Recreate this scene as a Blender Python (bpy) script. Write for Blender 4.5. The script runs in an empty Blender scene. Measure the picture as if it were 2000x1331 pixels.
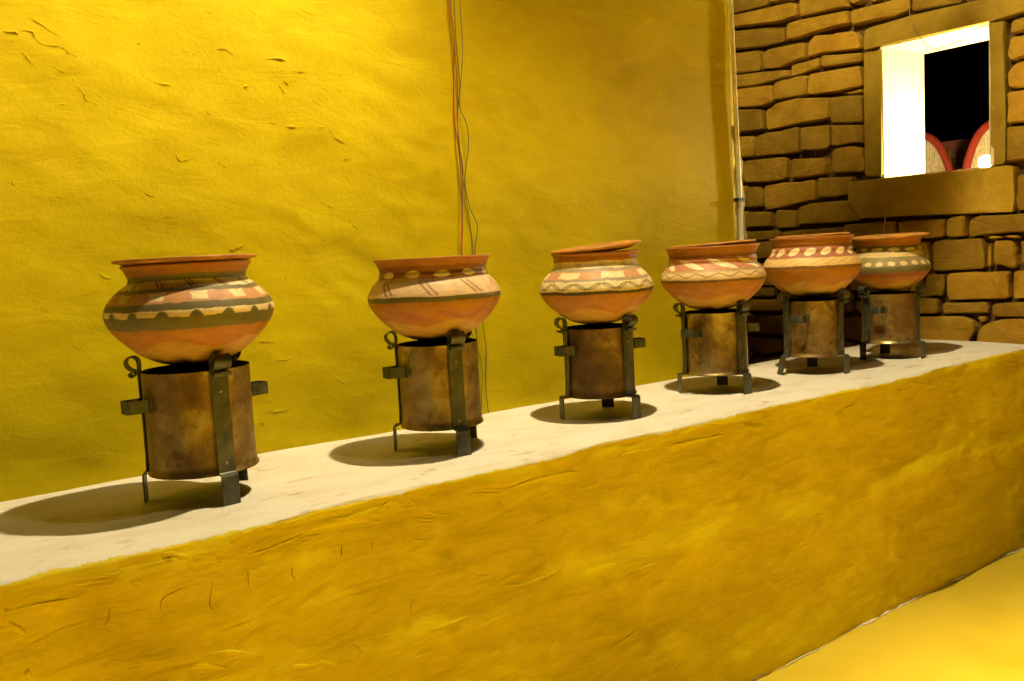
import bpy, math, random
import numpy as np
from mathutils import Matrix, Vector

# ------------------------------------------------------------------ camera, world, exposure
scn = bpy.context.scene
COL = scn.collection
camd = bpy.data.cameras.new('camera'); cam = bpy.data.objects.new('camera', camd); COL.objects.link(cam)
camd.sensor_fit = 'HORIZONTAL'; camd.sensor_width = 36.0; camd.lens = 31.5186
camd.clip_start = 0.05; camd.clip_end = 500
FW = Vector((0.583050, 0.806613, -0.097101)); RT = Vector((0.806047, -0.589278, -0.055134)); UP = Vector((0.101691, 0.046122, 0.993746))
M = Matrix.Identity(4)
for i in range(3):
    M[i][0] = RT[i]; M[i][1] = UP[i]; M[i][2] = -FW[i]
M.translation = Vector((0.0, -2.3225, 1.33))
cam.matrix_world = M
scn.camera = cam

world = bpy.data.worlds.new('World'); scn.world = world; world.use_nodes = True
wn = world.node_tree.nodes; wl = world.node_tree.links
sky = wn.new('ShaderNodeTexSky'); sky.sky_type = 'NISHITA'; sky.sun_disc = False
sky.sun_elevation = math.radians(-9.0); sky.sun_rotation = math.radians(200)
wl.new(sky.outputs[0], wn['Background'].inputs[0]); wn['Background'].inputs[1].default_value = 0.0006   # night sky

scn.view_settings.view_transform = 'Standard'; scn.view_settings.look = 'None'
scn.view_settings.exposure = 0.25; scn.view_settings.gamma = 1.0
try: scn.view_settings.use_curve_mapping = False
except Exception: pass
scn.cycles.use_light_tree = False; scn.cycles.max_bounces = 6; scn.cycles.diffuse_bounces = 4; scn.cycles.glossy_bounces = 2

# light strengths of the three lamps and the bulb on the sill (each light is made in its lamp's builder)
WARM = (1.0, 0.83, 0.45)
P_MAIN, P_SECOND, P_FILL_PENDANT, P_WASH, P_BULB = 385.0, 24.0, 1650.0, 215.0, 85.0

ZB = 0.83          # bench top height
BD = 0.6133        # bench depth
XW = 2.785         # where the yellow wall ends
XS = 3.95          # face of the stone wall
PI = math.pi

STONES=[[(1017,2658),(714,2580),(714,2526),(1022,2547)],[(705,2570),(578,2538),(579,2517),(701,2531)],[(1022,2541),(668,2518),(565,2508),(538,2490),(540,2430),(652,2426),(1025,2477)],[(524,2524),(295,2465),(246,2417),(246,2403),(459,2422),(527,2425)],[(262,2464),(169,2440),(177,2407),(230,2408)],[(605,2412),(522,2415),(251,2393),(244,2324),(418,2327),(608,2325)],[(1025,2472),(899,2446),(749,2427),(615,2401),(617,2323),(782,2331),(1030,2359)],[(1030,2346),(782,2319),(771,2289),(776,2211),(1035,2234)],[(758,2298),(714,2308),(507,2301),(497,2263),(501,2215),(602,2208),(650,2198),(756,2215)],[(481,2282),(449,2316),(332,2301),(232,2291),(200,2261),(191,2198),(377,2219),(483,2219)],[(588,2202),(496,2203),(416,2209),(418,2157),(466,2148),(585,2144)],[(407,2211),(186,2179),(183,2136),(404,2154)],[(1035,2228),(766,2205),(603,2185),(599,2143),(690,2136),(824,2136),(1038,2158)],[(1038,2150),(705,2127),(703,2036),(768,2021),(1042,2055)],[(695,2129),(590,2137),(489,2133),(490,2033),(693,2042)],[(473,2138),(195,2124),(185,2022),(305,2018),(476,2029)],[(296,2011),(189,2016),(189,1994),(255,1995)],[(1043,2052),(793,2018),(768,2004),(762,1899),(1049,1908)],[(748,2001),(704,2014),(684,2030),(561,2033),(365,2007),(365,1898),(518,1900),(747,1897)],[(354,2005),(185,1986),(186,1855),(357,1876)],[(1049,1898),(848,1883),(828,1868),(832,1767),(915,1773),(1053,1789)],[(813,1878),(747,1885),(551,1889),(550,1757),(635,1756),(817,1765)],[(540,1884),(368,1874),(368,1762),(414,1752),(541,1764)],[(359,1871),(184,1847),(186,1753),(251,1769),(310,1762),(362,1763)],[(899,1759),(772,1756),(635,1748),(621,1723),(629,1629),(766,1626),(899,1637)],[(593,1731),(393,1716),(385,1696),(391,1629),(480,1626),(603,1629)],[(353,1745),(310,1754),(219,1747),(186,1724),(184,1626),(356,1633)],[(1054,1776),(910,1760),(909,1640),(1059,1654)],[(873,1615),(817,1610),(783,1570),(780,1501),(872,1500)],[(1059,1645),(889,1621),(888,1505),(1065,1513)],[(772,1610),(668,1616),(526,1611),(458,1616),(461,1512),(529,1506),(662,1492),(711,1484),(771,1492)],[(442,1622),(246,1613),(248,1521),(381,1517),(445,1519)],[(894,1484),(736,1473),(727,1445),(729,1388),(892,1393)],[(697,1479),(577,1470),(570,1454),(575,1379),(666,1376),(700,1386)],[(562,1485),(484,1499),(265,1497),(215,1493),(217,1389),(397,1389),(565,1391)],[(877,1375),(680,1373),(682,1329),(776,1321),(879,1325)],[(666,1368),(533,1369),(289,1371),(290,1315),(667,1320)],[(1065,1501),(904,1485),(903,1389),(1070,1398)],[(1070,1385),(887,1376),(890,1305),(1073,1312)],[(879,1317),(716,1322),(710,1228),(882,1225)],[(1074,1304),(890,1296),(893,1221),(1077,1226)],[(886,1007),(707,1010),(670,986),(671,941),(889,941)],[(866,918),(671,927),(670,810),(870,816)],[(917,795),(681,796),(672,728),(800,703),(919,738)],[(926,724),(880,707),(886,683),(928,676)],[(869,689),(783,690),(706,699),(718,648),(918,624)],[(1020,920),(878,923),(884,824),(1024,819)],[(325,990),(286,1041),(249,1045),(260,949),(321,944)],[(245,1004),(190,1009),(191,938),(237,946)],[(327,923),(237,933),(192,918),(189,806),(240,803),(329,820)],[(329,812),(258,798),(249,782),(325,769)],[(266,1108),(197,1107),(198,1054),(267,1054)],[(890,1072),(727,1071),(728,1022),(892,1016)],[(298,1378),(175,1383),(22,1384),(21,1309),(299,1318)],[(9,1381),(-114,1378),(-207,1379),(-213,1356),(-210,1302),(-154,1289),(10,1300)],[(-219,1371),(-254,1384),(-301,1385),(-300,1290),(-218,1292)],[(-314,1365),(-358,1381),(-572,1378),(-572,1295),(-372,1294),(-315,1289)],[(-149,1269),(-174,1284),(-372,1283),(-379,1226),(-386,1150),(-209,1140),(-148,1143)],[(-71,1276),(-129,1278),(-137,1234),(-132,1147),(-69,1148)],[(-394,1244),(-415,1262),(-412,1161),(-390,1154)],[(-420,1269),(-503,1269),(-517,1236),(-517,1152),(-485,1148),(-416,1168)],[(-402,1289),(-449,1290),(-453,1275),(-402,1274)],[(-474,1289),(-524,1287),(-524,1272),(-474,1278)],[(-529,1268),(-630,1264),(-630,1164),(-531,1166)],[(-517,1537),(-629,1546),(-630,1388),(-520,1388),(-510,1433)],[(-124,1133),(-206,1132),(-208,1081),(-197,1029),(-93,1024)],[(-216,1132),(-325,1138),(-488,1139),(-484,1019),(-229,1009),(-215,1041)],[(-500,1139),(-616,1145),(-616,1017),(-498,1019)],[(-37,1015),(-172,1020),(-176,948),(-36,945)],[(-189,993),(-213,1005),(-393,1007),(-401,988),(-397,953),(-196,949)],[(-412,996),(-475,1004),(-616,1009),(-616,939),(-412,942)],[(-36,937),(-285,943),(-332,924),(-339,885),(-315,814),(-34,799)],[(-347,940),(-389,945),(-385,922),(-359,913)],[(-378,906),(-438,931),(-616,936),(-617,803),(-347,803),(-351,870)],[(239,2388),(-55,2382),(-54,2317),(1,2307),(236,2315)],[(-61,2384),(-295,2367),(-295,2289),(-99,2302),(-60,2308)],[(-489,2102),(-578,2107),(-578,2010),(-493,1999),(-475,2031)],[(-475,1957),(-510,1996),(-578,2000),(-578,1885),(-482,1895)],[(-475,1885),(-578,1878),(-579,1745),(-475,1749)],[(-475,1742),(-579,1738),(-579,1593),(-475,1591)],[(-493,2168),(-578,2172),(-578,2114),(-493,2108)]]
FILL=[(-1500,60,298,158),(-1190,60,338,128),(-1190,200,308,118),(-1500,230,298,158),(-1190,330,308,148),(-1500,400,298,128),(-1190,490,308,128),(-1500,540,298,138),(-1190,630,298,128),(940,670,88,128),(1040,680,198,148),(-1500,690,298,128),(-880,690,458,88),(-20,700,58,118),(-410,710,358,68),(370,710,68,128),(450,710,68,168),(530,710,68,118),(50,760,68,138),(-1190,770,288,148),(-890,790,248,138),(-1500,830,298,118),(-20,830,58,148),(530,840,118,158),(1030,840,208,148),(340,850,98,148),(450,890,68,118),(50,910,118,158),(-1190,930,288,128),(900,930,118,118),(-890,940,248,118),(-1500,960,298,158),(-30,990,68,158),(1030,1000,208,138),(320,1010,118,128),(530,1010,148,158),(450,1020,68,138),(-90,1040,48,88),(900,1060,118,138),(-1190,1070,468,128),(-710,1070,68,68),(50,1080,128,168),(690,1080,198,118),(190,1120,118,128),(-1500,1130,298,118),(-710,1150,58,138),(320,1150,118,118),(1030,1150,208,48),(-60,1160,98,108),(450,1170,68,128),(530,1180,148,118),(-1190,1210,468,168),(1090,1210,148,168),(-1500,1260,298,138),(220,1260,88,38),(-640,1280,48,88),(-710,1300,58,148),(-1190,1390,338,118),(-840,1390,118,168),(1080,1390,158,128),(-1500,1410,298,118),(-710,1460,58,158),(-1190,1520,338,128),(1070,1530,168,148),(-1500,1540,298,138),(-840,1570,118,118),(-710,1630,108,128),(-1190,1660,288,158),(-1500,1690,298,138),(1070,1690,168,118),(-890,1700,168,118),(-710,1770,108,138),(1060,1820,178,148),(-1190,1830,368,138),(-810,1830,88,148),(-1500,1840,298,148),(-710,1920,108,138),(-1190,1980,368,118),(1060,1980,178,128),(-810,1990,88,148),(-1500,2000,298,158),(-710,2070,108,88),(-1190,2110,308,168),(-870,2110,48,138),(1050,2120,188,118),(-810,2150,88,148),(-1500,2170,298,138),(-710,2170,88,118),(1040,2250,198,158),(-870,2260,48,158),(-1190,2290,308,128),(-610,2290,188,148),(-710,2300,88,148),(-410,2300,88,118),(-810,2310,88,158),(-1500,2320,298,168),(-310,2380,108,128),(-190,2390,258,118),(80,2400,68,128),(1040,2420,198,128),(-1190,2430,288,148),(-890,2430,68,128),(-410,2430,88,118),(-610,2450,188,128),(-710,2460,88,118),(160,2460,48,138),(220,2470,48,168),(-810,2480,88,118),(280,2490,68,138),(-1500,2500,298,128),(360,2510,68,128),(-310,2520,378,118),(440,2530,118,138),(80,2540,68,168),(-410,2560,88,148),(570,2560,58,138),(1030,2560,208,148),(-890,2570,68,138),(640,2580,48,158),(-1190,2590,288,148),(-710,2590,288,138),(700,2600,48,128),(-810,2610,88,128),(160,2610,48,168),(760,2620,68,128),(-1500,2640,298,118),(280,2640,68,158),(840,2640,68,118),(-310,2650,378,128),(220,2650,48,128),(360,2650,68,138),(920,2660,68,128),(440,2680,118,158),(570,2710,58,158),(-890,2720,68,118),(-410,2720,88,168),(80,2720,68,138),(1000,2720,238,128),(-710,2740,288,158),(700,2740,48,118),(-1190,2750,288,118),(-810,2750,88,118),(640,2750,48,138),(760,2760,68,128),(-1500,2770,298,118),(840,2770,68,118),(-310,2790,298,158),(0,2790,68,158),(160,2790,108,148),(360,2800,68,118),(920,2800,68,128),(280,2810,68,138),(-890,2850,68,98),(440,2850,118,98),(1000,2860,238,88),(80,2870,68,78),(700,2870,48,78),(-1190,2880,288,68),(-810,2880,88,68),(570,2880,58,68),(-1500,2900,298,48),(-410,2900,88,48),(640,2900,48,48),(760,2900,148,48),(-710,2910,288,38)]
SLABS={'lintel':[(172,2272),(149,2287),(-58,2293),(-295,2287),(-595,2281),(-595,2185),(-416,2178),(71,2185),(176,2187)],'jamb':[(176,2181),(74,2180),(82,1585),(180,1598)],'jamb2':[(-405,2171),(-419,2176),(-476,2174),(-473,2032),(-471,1584),(-399,1586)],'sill':[(255,1584),(171,1585),(-397,1581),(-475,1584),(-510,1570),(-510,1440),(-503,1386),(-308,1389),(-47,1398),(198,1401),(216,1432),(257,1489)]}
WALL_RIDGES=[[(316,1883),(339,1883),(354,1878)],[(359,1891),(380,1887),(386,1872),(401,1861)],[(349,1848),(362,1828),(374,1809)],[(401,1861),(439,1858),(450,1845),(474,1836)],[(455,1809),(457,1787),(475,1757),(477,1742),(494,1736),(513,1737)],[(419,1730),(437,1733)],[(786,1883),(821,1889),(844,1871)],[(903,1870),(961,1875),(982,1872)],[(991,1847),(1015,1844),(1038,1846)],[(952,1832),(972,1818),(988,1812),(1006,1833)],[(955,1805),(975,1786)],[(616,1735),(646,1744)],[(674,1622),(687,1604),(716,1614)],[(751,1730),(769,1721)],[(926,1710),(941,1703)],[(968,1699),(1023,1699)],[(1062,1700),(1085,1698)],[(1090,1693),(1118,1684)],[(1100,1675),(1134,1661)],[(787,1378),(810,1382),(831,1394)],[(855,1791),(879,1802)],[(306,1564),(308,1542)],[(712,1993),(721,1987)],[(777,1977),(792,1976)],[(514,1592),(522,1601)],[(602,1885),(616,1882)],[(630,1791),(666,1791),(675,1790)],[(381,1919),(433,1885)],[(407,1818),(441,1799)],[(628,1464),(649,1470)],[(1130,1615),(1154,1621)],[(832,914),(843,911)],[(846,946),(880,938),(925,937)],[(880,1077),(933,1079)],[(828,1136),(890,1126)],[(782,1376),(822,1396)]]
BENCH_RIDGES=[[(520,776),(589,770),(652,777),(704,786)],[(548,813),(593,818),(655,815),(723,819)],[(533,809),(560,821)],[(402,816),(435,804),(473,773)],[(293,802),(323,797),(336,804)],[(495,784),(512,767)],[(346,774),(365,767)],[(465,599),(518,586),(586,555)],[(429,581),(463,577),(515,553)],[(630,519),(693,502)],[(170,666),(174,648)],[(145,781),(155,773)],[(149,758),(176,727)],[(1124,788),(1201,775),(1268,781),(1373,778),(1446,767)],[(862,797),(890,803),(927,778)],[(929,808),(967,774),(1012,749)],[(881,823),(930,815)],[(782,521),(801,490)],[(699,508),(733,487)],[(1562,783),(1595,795),(1669,788)],[(1568,465),(1626,472),(1694,473)],[(1165,541),(1251,528),(1357,535)],[(1501,280),(1616,306)],[(946,496),(1017,491),(1078,494)],[(1751,783),(1856,780),(1988,777)],[(1901,818),(2059,808),(2203,774)],[(1946,848),(1992,851)],[(2495,758),(2611,775)]]
HAIR_CRACKS=[[(395,704),(395,721),(408,732),(443,739),(467,738)],[(493,735),(487,707),(484,689),(493,677)],[(562,739),(561,705)],[(656,730),(652,708),(659,694)],[(767,738),(763,715)],[(307,736),(303,716),(293,706)],[(767,736),(765,715)],[(838,731),(836,712)],[(935,575),(926,559),(926,538)],[(1678,738),(1682,728)]]


# ------------------------------------------------------------------ helpers
def sname(o, label=None, cat=None, group=None, kind=None):
    if label: o['label'] = label
    if cat: o['category'] = cat
    if group: o['group'] = group
    if kind: o['kind'] = kind
    return o
def mesh_obj(name, verts, faces, mat=None, parent=None, smooth=True):
    me = bpy.data.meshes.new(name)
    if isinstance(verts, np.ndarray): verts = verts.tolist()
    me.from_pydata(verts, [], faces); me.update()
    if smooth: me.polygons.foreach_set('use_smooth', [True]*len(me.polygons))
    o = bpy.data.objects.new(name, me); COL.objects.link(o)
    if mat:
        for m in (mat if isinstance(mat, (list, tuple)) else [mat]): me.materials.append(m)
    if parent: o.parent = parent
    return o
def thing(name, label, cat, loc=(0, 0, 0), rz=0, group=None):
    o = bpy.data.objects.new(name, None); COL.objects.link(o); o.empty_display_size = .05
    o.location = loc; o.rotation_euler = (0, 0, rz)
    return sname(o, label, cat, group)

class MB:
    def __init__(s): s.v = []; s.f = []
    def box(s, x0, x1, y0, y1, z0, z1):
        n = len(s.v)
        s.v += [(x0,y0,z0),(x1,y0,z0),(x1,y1,z0),(x0,y1,z0),(x0,y0,z1),(x1,y0,z1),(x1,y1,z1),(x0,y1,z1)]
        s.f += [tuple(n+i for i in q) for q in ((3,2,1,0),(4,5,6,7),(0,1,5,4),(1,2,6,5),(2,3,7,6),(3,0,4,7))]
    def tube(s, pts, r, n=8, cap=True):
        pts = [Vector(p) for p in pts]; m = len(pts); b = len(s.v)
        rr = r if isinstance(r, (list, tuple)) else [r]*m
        t0 = (pts[1]-pts[0]).normalized()
        a = Vector((0,0,1)) if abs(t0.z) < .9 else Vector((1,0,0))
        nrm = (a - t0*a.dot(t0)).normalized()
        for i, p in enumerate(pts):
            t = (pts[min(i+1,m-1)]-pts[max(i-1,0)]).normalized()
            nrm = (nrm - t*nrm.dot(t)).normalized(); bn = t.cross(nrm)
            for k in range(n):
                a = 2*PI*k/n; q = p+(nrm*math.cos(a)+bn*math.sin(a))*rr[i]; s.v.append(tuple(q))
        for i in range(m-1):
            for k in range(n):
                k2 = (k+1)%n
                s.f.append((b+i*n+k, b+i*n+k2, b+(i+1)*n+k2, b+(i+1)*n+k))
        if cap:
            s.f.append(tuple(b+k for k in reversed(range(n)))); s.f.append(tuple(b+(m-1)*n+k for k in range(n)))
    def lathe(s, prof, n=32, axis='z', off=(0,0,0), close=False):
        b = len(s.v); m = len(prof)
        for r, z in prof:
            for k in range(n):
                a = 2*PI*k/n; s.v.append((off[0]+r*math.cos(a), off[1]+r*math.sin(a), off[2]+z))
        for i in range(m-1):
            for k in range(n):
                k2 = (k+1)%n; s.f.append((b+i*n+k, b+i*n+k2, b+(i+1)*n+k2, b+(i+1)*n+k))
        if close:
            for k in range(n):
                k2 = (k+1)%n; s.f.append((b+(m-1)*n+k, b+(m-1)*n+k2, b+k2, b+k))
    def strip(s, pts, wdir, width, th):
        """flat strip swept along pts (planar path); wdir = unit vector across the strip"""
        pts = [Vector(p) for p in pts]; w = Vector(wdir).normalized(); m = len(pts); b = len(s.v)
        for i, p in enumerate(pts):
            t = (pts[min(i+1,m-1)]-pts[max(i-1,0)]).normalized(); nn = t.cross(w).normalized()
            for sx, sn in ((-1,-1),(1,-1),(1,1),(-1,1)):
                s.v.append(tuple(p+w*(sx*width/2)+nn*(sn*th/2)))
        for i in range(m-1):
            for k in range(4):
                k2 = (k+1)%4; s.f.append((b+i*4+k, b+i*4+k2, b+(i+1)*4+k2, b+(i+1)*4+k))
        s.f.append((b+3,b+2,b+1,b)); e = b+(m-1)*4; s.f.append((e,e+1,e+2,e+3))
    def build(s, name, mat=None, parent=None, smooth=False):
        return mesh_obj(name, s.v, s.f, mat, parent, smooth)

def spline(pts, n):
    """Catmull-Rom through pts, n samples per span"""
    P = [np.array(p, float) for p in pts]; P = [2*P[0]-P[1]]+P+[2*P[-1]-P[-2]]
    out = []
    for i in range(1, len(P)-2):
        for k in range(n):
            t = k/n; a, b, c, d = P[i-1:i+3]
            out.append(tuple(.5*((2*b)+(-a+c)*t+(2*a-5*b+4*c-d)*t*t+(-a+3*b-3*c+d)*t**3)))
    out.append(tuple(P[-2])); return out

_tab = np.random.default_rng(11).random((256, 256))
def vnoise(x, y, seed=0):
    x = np.asarray(x, float)+seed*17.31; y = np.asarray(y, float)+seed*7.77
    xi = np.floor(x).astype(int); yi = np.floor(y).astype(int); fx = x-xi; fy = y-yi
    fx = fx*fx*fx*(fx*(fx*6-15)+10); fy = fy*fy*fy*(fy*(fy*6-15)+10)
    g = lambda a, b: _tab[a % 256, b % 256]
    return (g(xi,yi)*(1-fx)+g(xi+1,yi)*fx)*(1-fy)+(g(xi,yi+1)*(1-fx)+g(xi+1,yi+1)*fx)*fy-.5
def fbm(x, y, seed=0, oct=4, gain=.5):
    r = 0; a = 1
    for o in range(oct):
        r = r+a*vnoise(x*2**o, y*2**o, seed+o*3); a *= gain
    return r

# ------------------------------------------------------------------ materials
def newmat(name, rough=.7, spec=.3, metal=0.0):
    m = bpy.data.materials.new(name); m.use_nodes = True
    nt = m.node_tree; b = nt.nodes['Principled BSDF']
    b.inputs['Roughness'].default_value = rough; b.inputs['Metallic'].default_value = metal
    b.inputs['Specular IOR Level'].default_value = spec
    return m, nt, b
def N(nt, t, **kw):
    n = nt.nodes.new(t)
    for k, v in kw.items():
        if k in n.inputs: n.inputs[k].default_value = v
        else: setattr(n, k, v)
    return n
def coords(nt, scale=(1,1,1), rot=(0,0,0), kind='Object'):
    tc = N(nt, 'ShaderNodeTexCoord'); mp = N(nt, 'ShaderNodeMapping')
    mp.inputs['Scale'].default_value = scale; mp.inputs['Rotation'].default_value = rot
    nt.links.new(tc.outputs[kind], mp.inputs[0]); return mp.outputs[0]
def noise(nt, vec, scale, detail=4, rough=.55, dist=0.0):
    n = N(nt, 'ShaderNodeTexNoise'); n.inputs['Scale'].default_value = scale; n.inputs['Detail'].default_value = detail
    n.inputs['Roughness'].default_value = rough; n.inputs['Distortion'].default_value = dist
    nt.links.new(vec, n.inputs['Vector']); return n.outputs[0]
def ramp(nt, fac, stops):
    r = N(nt, 'ShaderNodeValToRGB'); e = r.color_ramp.elements
    while len(e) < len(stops): e.new(.5)
    for i, (p, c) in enumerate(stops):
        e[i].position = p; e[i].color = (*c, 1) if len(c) == 3 else c
    nt.links.new(fac, r.inputs[0]); return r.outputs[0]
def mix(nt, fac, a, b, mode='MIX'):
    m = N(nt, 'ShaderNodeMix', data_type='RGBA', blend_type=mode)
    for sock, v in ((m.inputs[0], fac), (m.inputs[6], a), (m.inputs[7], b)):
        if isinstance(v, bpy.types.NodeSocket): nt.links.new(v, sock)
        elif isinstance(v, (int, float)): sock.default_value = v
        else: sock.default_value = (*v, 1)
    return m.outputs[2]
def bump(nt, b, h, strength=.4, dist=.01, prev=None):
    n = N(nt, 'ShaderNodeBump'); n.inputs['Strength'].default_value = strength; n.inputs['Distance'].default_value = dist
    nt.links.new(h, n.inputs['Height'])
    if prev is not None: nt.links.new(prev, n.inputs['Normal'])
    nt.links.new(n.outputs[0], b.inputs['Normal']); return n.outputs[0]

def mat_yellow(name, c1, c2, c3, rough=.62, strong=.5, streak=(2.0, 2.0, 5)):
    m, nt, b = newmat(name, rough, .12)
    v = coords(nt); vs = coords(nt, streak, (0, .25, 0))
    a = noise(nt, v, 2.3, 6, .6, .4); f = noise(nt, vs, 3.0, 6, .62, .8)
    col = ramp(nt, a, [(.3, c1), (.52, c2), (.72, c3)])
    col = mix(nt, ramp(nt, f, [(.35, (0,0,0)), (.7, (.55,.55,.55))]), col, c3)
    sp = noise(nt, v, 60, 3, .6); col = mix(nt, ramp(nt, sp, [(.66, (0,0,0)), (.78, (.35,.35,.35))]), col, tuple(x*.55 for x in c1))
    nt.links.new(col, b.inputs['Base Color'])
    n1 = bump(nt, b, f, strong*.55, .010)
    g = noise(nt, v, 60, 6, .68, .3); bump(nt, b, g, strong*.5, .004, n1)
    r = N(nt, 'ShaderNodeMapRange'); r.inputs[3].default_value = rough-.14; r.inputs[4].default_value = rough+.16
    nt.links.new(a, r.inputs[0]); nt.links.new(r.outputs[0], b.inputs['Roughness'])
    return m
Y1, Y2, Y3 = (.47, .34, .001), (.55, .42, .001), (.62, .495, .002)
M_WALL = mat_yellow('yellow_limewash', Y1, Y2, Y3)
M_FLOOR = mat_yellow('yellow_floor', (.50, .365, .020), (.57, .425, .028), (.64, .49, .045), .7, .3, (1, 1, 1))

def mat_bench():
    m, nt, b = newmat('bench_paint', .6, .15)
    v = coords(nt); vs = coords(nt, (2.0, 2.2, 7), (0, .12, 0))
    a = noise(nt, v, 2.6, 6, .62, .5); f = noise(nt, vs, 3.2, 6, .62, .9)
    yc = ramp(nt, a, [(.3, (.54, .40, .001)), (.5, (.65, .50, .002)), (.72, (.74, .60, .005))])
    yc = mix(nt, ramp(nt, f, [(.45, (0,0,0)), (.75, (.6,.6,.6))]), yc, (.78, .645, .012))
    pp = noise(nt, coords(nt, (1.2, 1, 2.6), (0, .3, 0)), 3.1, 7, .68, .6)
    yc = mix(nt, ramp(nt, pp, [(.63, (0,0,0)), (.76, (.45,.45,.45))]), yc, (.84, .68, .16))
    # white top coat with a ragged brushed edge
    sep = N(nt, 'ShaderNodeSeparateXYZ'); nt.links.new(v, sep.inputs[0])
    e1 = noise(nt, v, 22, 5, .7, .5); e2 = noise(nt, v, 4, 3, .5)
    ad = N(nt, 'ShaderNodeMath', operation='MULTIPLY_ADD'); ad.inputs[1].default_value = .020; nt.links.new(e1, ad.inputs[0]); nt.links.new(sep.outputs[2], ad.inputs[2])
    ad2 = N(nt, 'ShaderNodeMath', operation='MULTIPLY_ADD'); ad2.inputs[1].default_value = .018; nt.links.new(e2, ad2.inputs[0]); nt.links.new(ad.outputs[0], ad2.inputs[2])
    gt = N(nt, 'ShaderNodeMapRange'); gt.inputs[1].default_value = ZB+.0105; gt.inputs[2].default_value = ZB+.0125; nt.links.new(ad2.outputs[0], gt.inputs[0])
    w1 = noise(nt, coords(nt, (1, 2.2, 1)), 5, 6, .6, .3)
    wc = ramp(nt, w1, [(.28, (.62, .56, .46)), (.5, (.71, .665, .59)), (.75, (.75, .715, .65))])
    st = noise(nt, coords(nt, (1, 2.0, 1)), 9, 4, .55, .2)
    wc = mix(nt, ramp(nt, st, [(.62, (0,0,0)), (.71, (.6,.6,.6))]), wc, (.44, .29, .11))
    sp = noise(nt, v, 70, 2, .5); wc = mix(nt, ramp(nt, sp, [(.74, (0,0,0)), (.80, (.6,.6,.6))]), wc, (.22, .15, .06))
    nt.links.new(mix(nt, gt.outputs[0], yc, wc), b.inputs['Base Color'])
    n1 = bump(nt, b, f, .55, .012)
    g = noise(nt, v, 60, 6, .68, .3); bump(nt, b, g, .25, .004, n1)
    r = N(nt, 'ShaderNodeMapRange'); r.inputs[3].default_value = .42; r.inputs[4].default_value = .7
    nt.links.new(a, r.inputs[0]); nt.links.new(r.outputs[0], b.inputs['Roughness'])
    return m
M_BENCH = mat_bench()

def mat_stone(name, c1, c2, c3, hue=True):
    m, nt, b = newmat(name, .8, .2)
    v = coords(nt, (1,1,1)); vs = coords(nt, (1, 1, 5))
    oi = N(nt, 'ShaderNodeObjectInfo')
    a = noise(nt, v, 7, 6, .65, .4); s = noise(nt, vs, 16, 5, .65, .2)
    col = ramp(nt, a, [(.28, c1), (.5, c2), (.75, c3)])
    tone = ramp(nt, oi.outputs['Random'], [(0, (.62,.60,.58)), (.5, (1,.96,.9)), (1, (1.25,1.12,1.0))])
    col = mix(nt, .85, col, tone, 'MULTIPLY')
    pale = noise(nt, coords(nt, (1, 3.5, .8)), 34, 2, .4)
    col = mix(nt, ramp(nt, pale, [(.70, (0,0,0)), (.78, (.6,.6,.6))]), col, (.55, .41, .10))
    nt.links.new(col, b.inputs['Base Color'])
    n1 = bump(nt, b, a, .8, .014); n2 = bump(nt, b, s, .8, .007, n1)
    bump(nt, b, noise(nt, v, 120, 4, .7), .35, .002, n2)
    return m
M_STONE = mat_stone('sandstone', (.20, .108, .006), (.29, .168, .010), (.39, .24, .024))
M_SLAB = mat_stone('dressed_sandstone', (.25, .155, .010), (.33, .215, .016), (.41, .28, .03))
M_CORE = mat_stone('dark_rubble', (.05, .028, .010), (.09, .05, .018), (.15, .09, .03))
M_MORTAR = mat_stone('pale_mortar', (.46, .39, .20), (.58, .50, .28), (.68, .60, .38))

def mat_simple(name, col, rough=.5, spec=.4, metal=0.0, var=.25, scale=30, bmp=.1):
    m, nt, b = newmat(name, rough, spec, metal)
    v = coords(nt); a = noise(nt, v, scale, 5, .6, .2)
    lo = tuple(c*(1-var) for c in col); hi = tuple(min(1, c*(1+var)) for c in col)
    nt.links.new(ramp(nt, a, [(.3, lo), (.7, hi)]), b.inputs['Base Color'])
    if bmp: bump(nt, b, a, bmp, .002)
    return m
def mat_tin():
    m, nt, b = newmat('rusty_tin', .45, .5, .75)
    v = coords(nt); oi = N(nt, 'ShaderNodeObjectInfo')
    add = N(nt, 'ShaderNodeVectorMath', operation='ADD'); sc = N(nt, 'ShaderNodeVectorMath', operation='SCALE'); sc.inputs['Scale'].default_value = 9
    nt.links.new(oi.outputs['Location'], sc.inputs[0]); nt.links.new(v, add.inputs[0]); nt.links.new(sc.outputs[0], add.inputs[1]); v = add.outputs[0]
    a = noise(nt, v, 9, 5, .55, .5); d = noise(nt, v, 30, 5, .6, .4)
    ra = N(nt, 'ShaderNodeMath', operation='MULTIPLY_ADD'); ra.inputs[1].default_value = .26; ra.inputs[2].default_value = -.10; nt.links.new(oi.outputs['Random'], ra.inputs[0])
    ad = N(nt, 'ShaderNodeMath', operation='ADD'); nt.links.new(a, ad.inputs[0]); nt.links.new(ra.outputs[0], ad.inputs[1]); a = ad.outputs[0]
    col = ramp(nt, a, [(.30, (.075, .036, .008)), (.45, (.17, .095, .022)), (.58, (.29, .19, .058)), (.74, (.50, .40, .19))])
    col = mix(nt, ramp(nt, d, [(.5, (0,0,0)), (.68, (.7,.7,.7))]), col, (.10, .045, .012))
    nt.links.new(col, b.inputs['Base Color'])
    r = ramp(nt, a, [(.3, (.62,)*3), (.7, (.34,)*3)]); nt.links.new(r, b.inputs['Roughness'])
    mt = ramp(nt, a, [(.35, (.25,)*3), (.65, (.8,)*3)]); nt.links.new(mt, b.inputs['Metallic'])
    n1 = bump(nt, b, noise(nt, v, 9, 2, .5), .35, .012); bump(nt, b, d, .25, .002, n1)
    return m
M_TIN = mat_tin()
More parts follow.
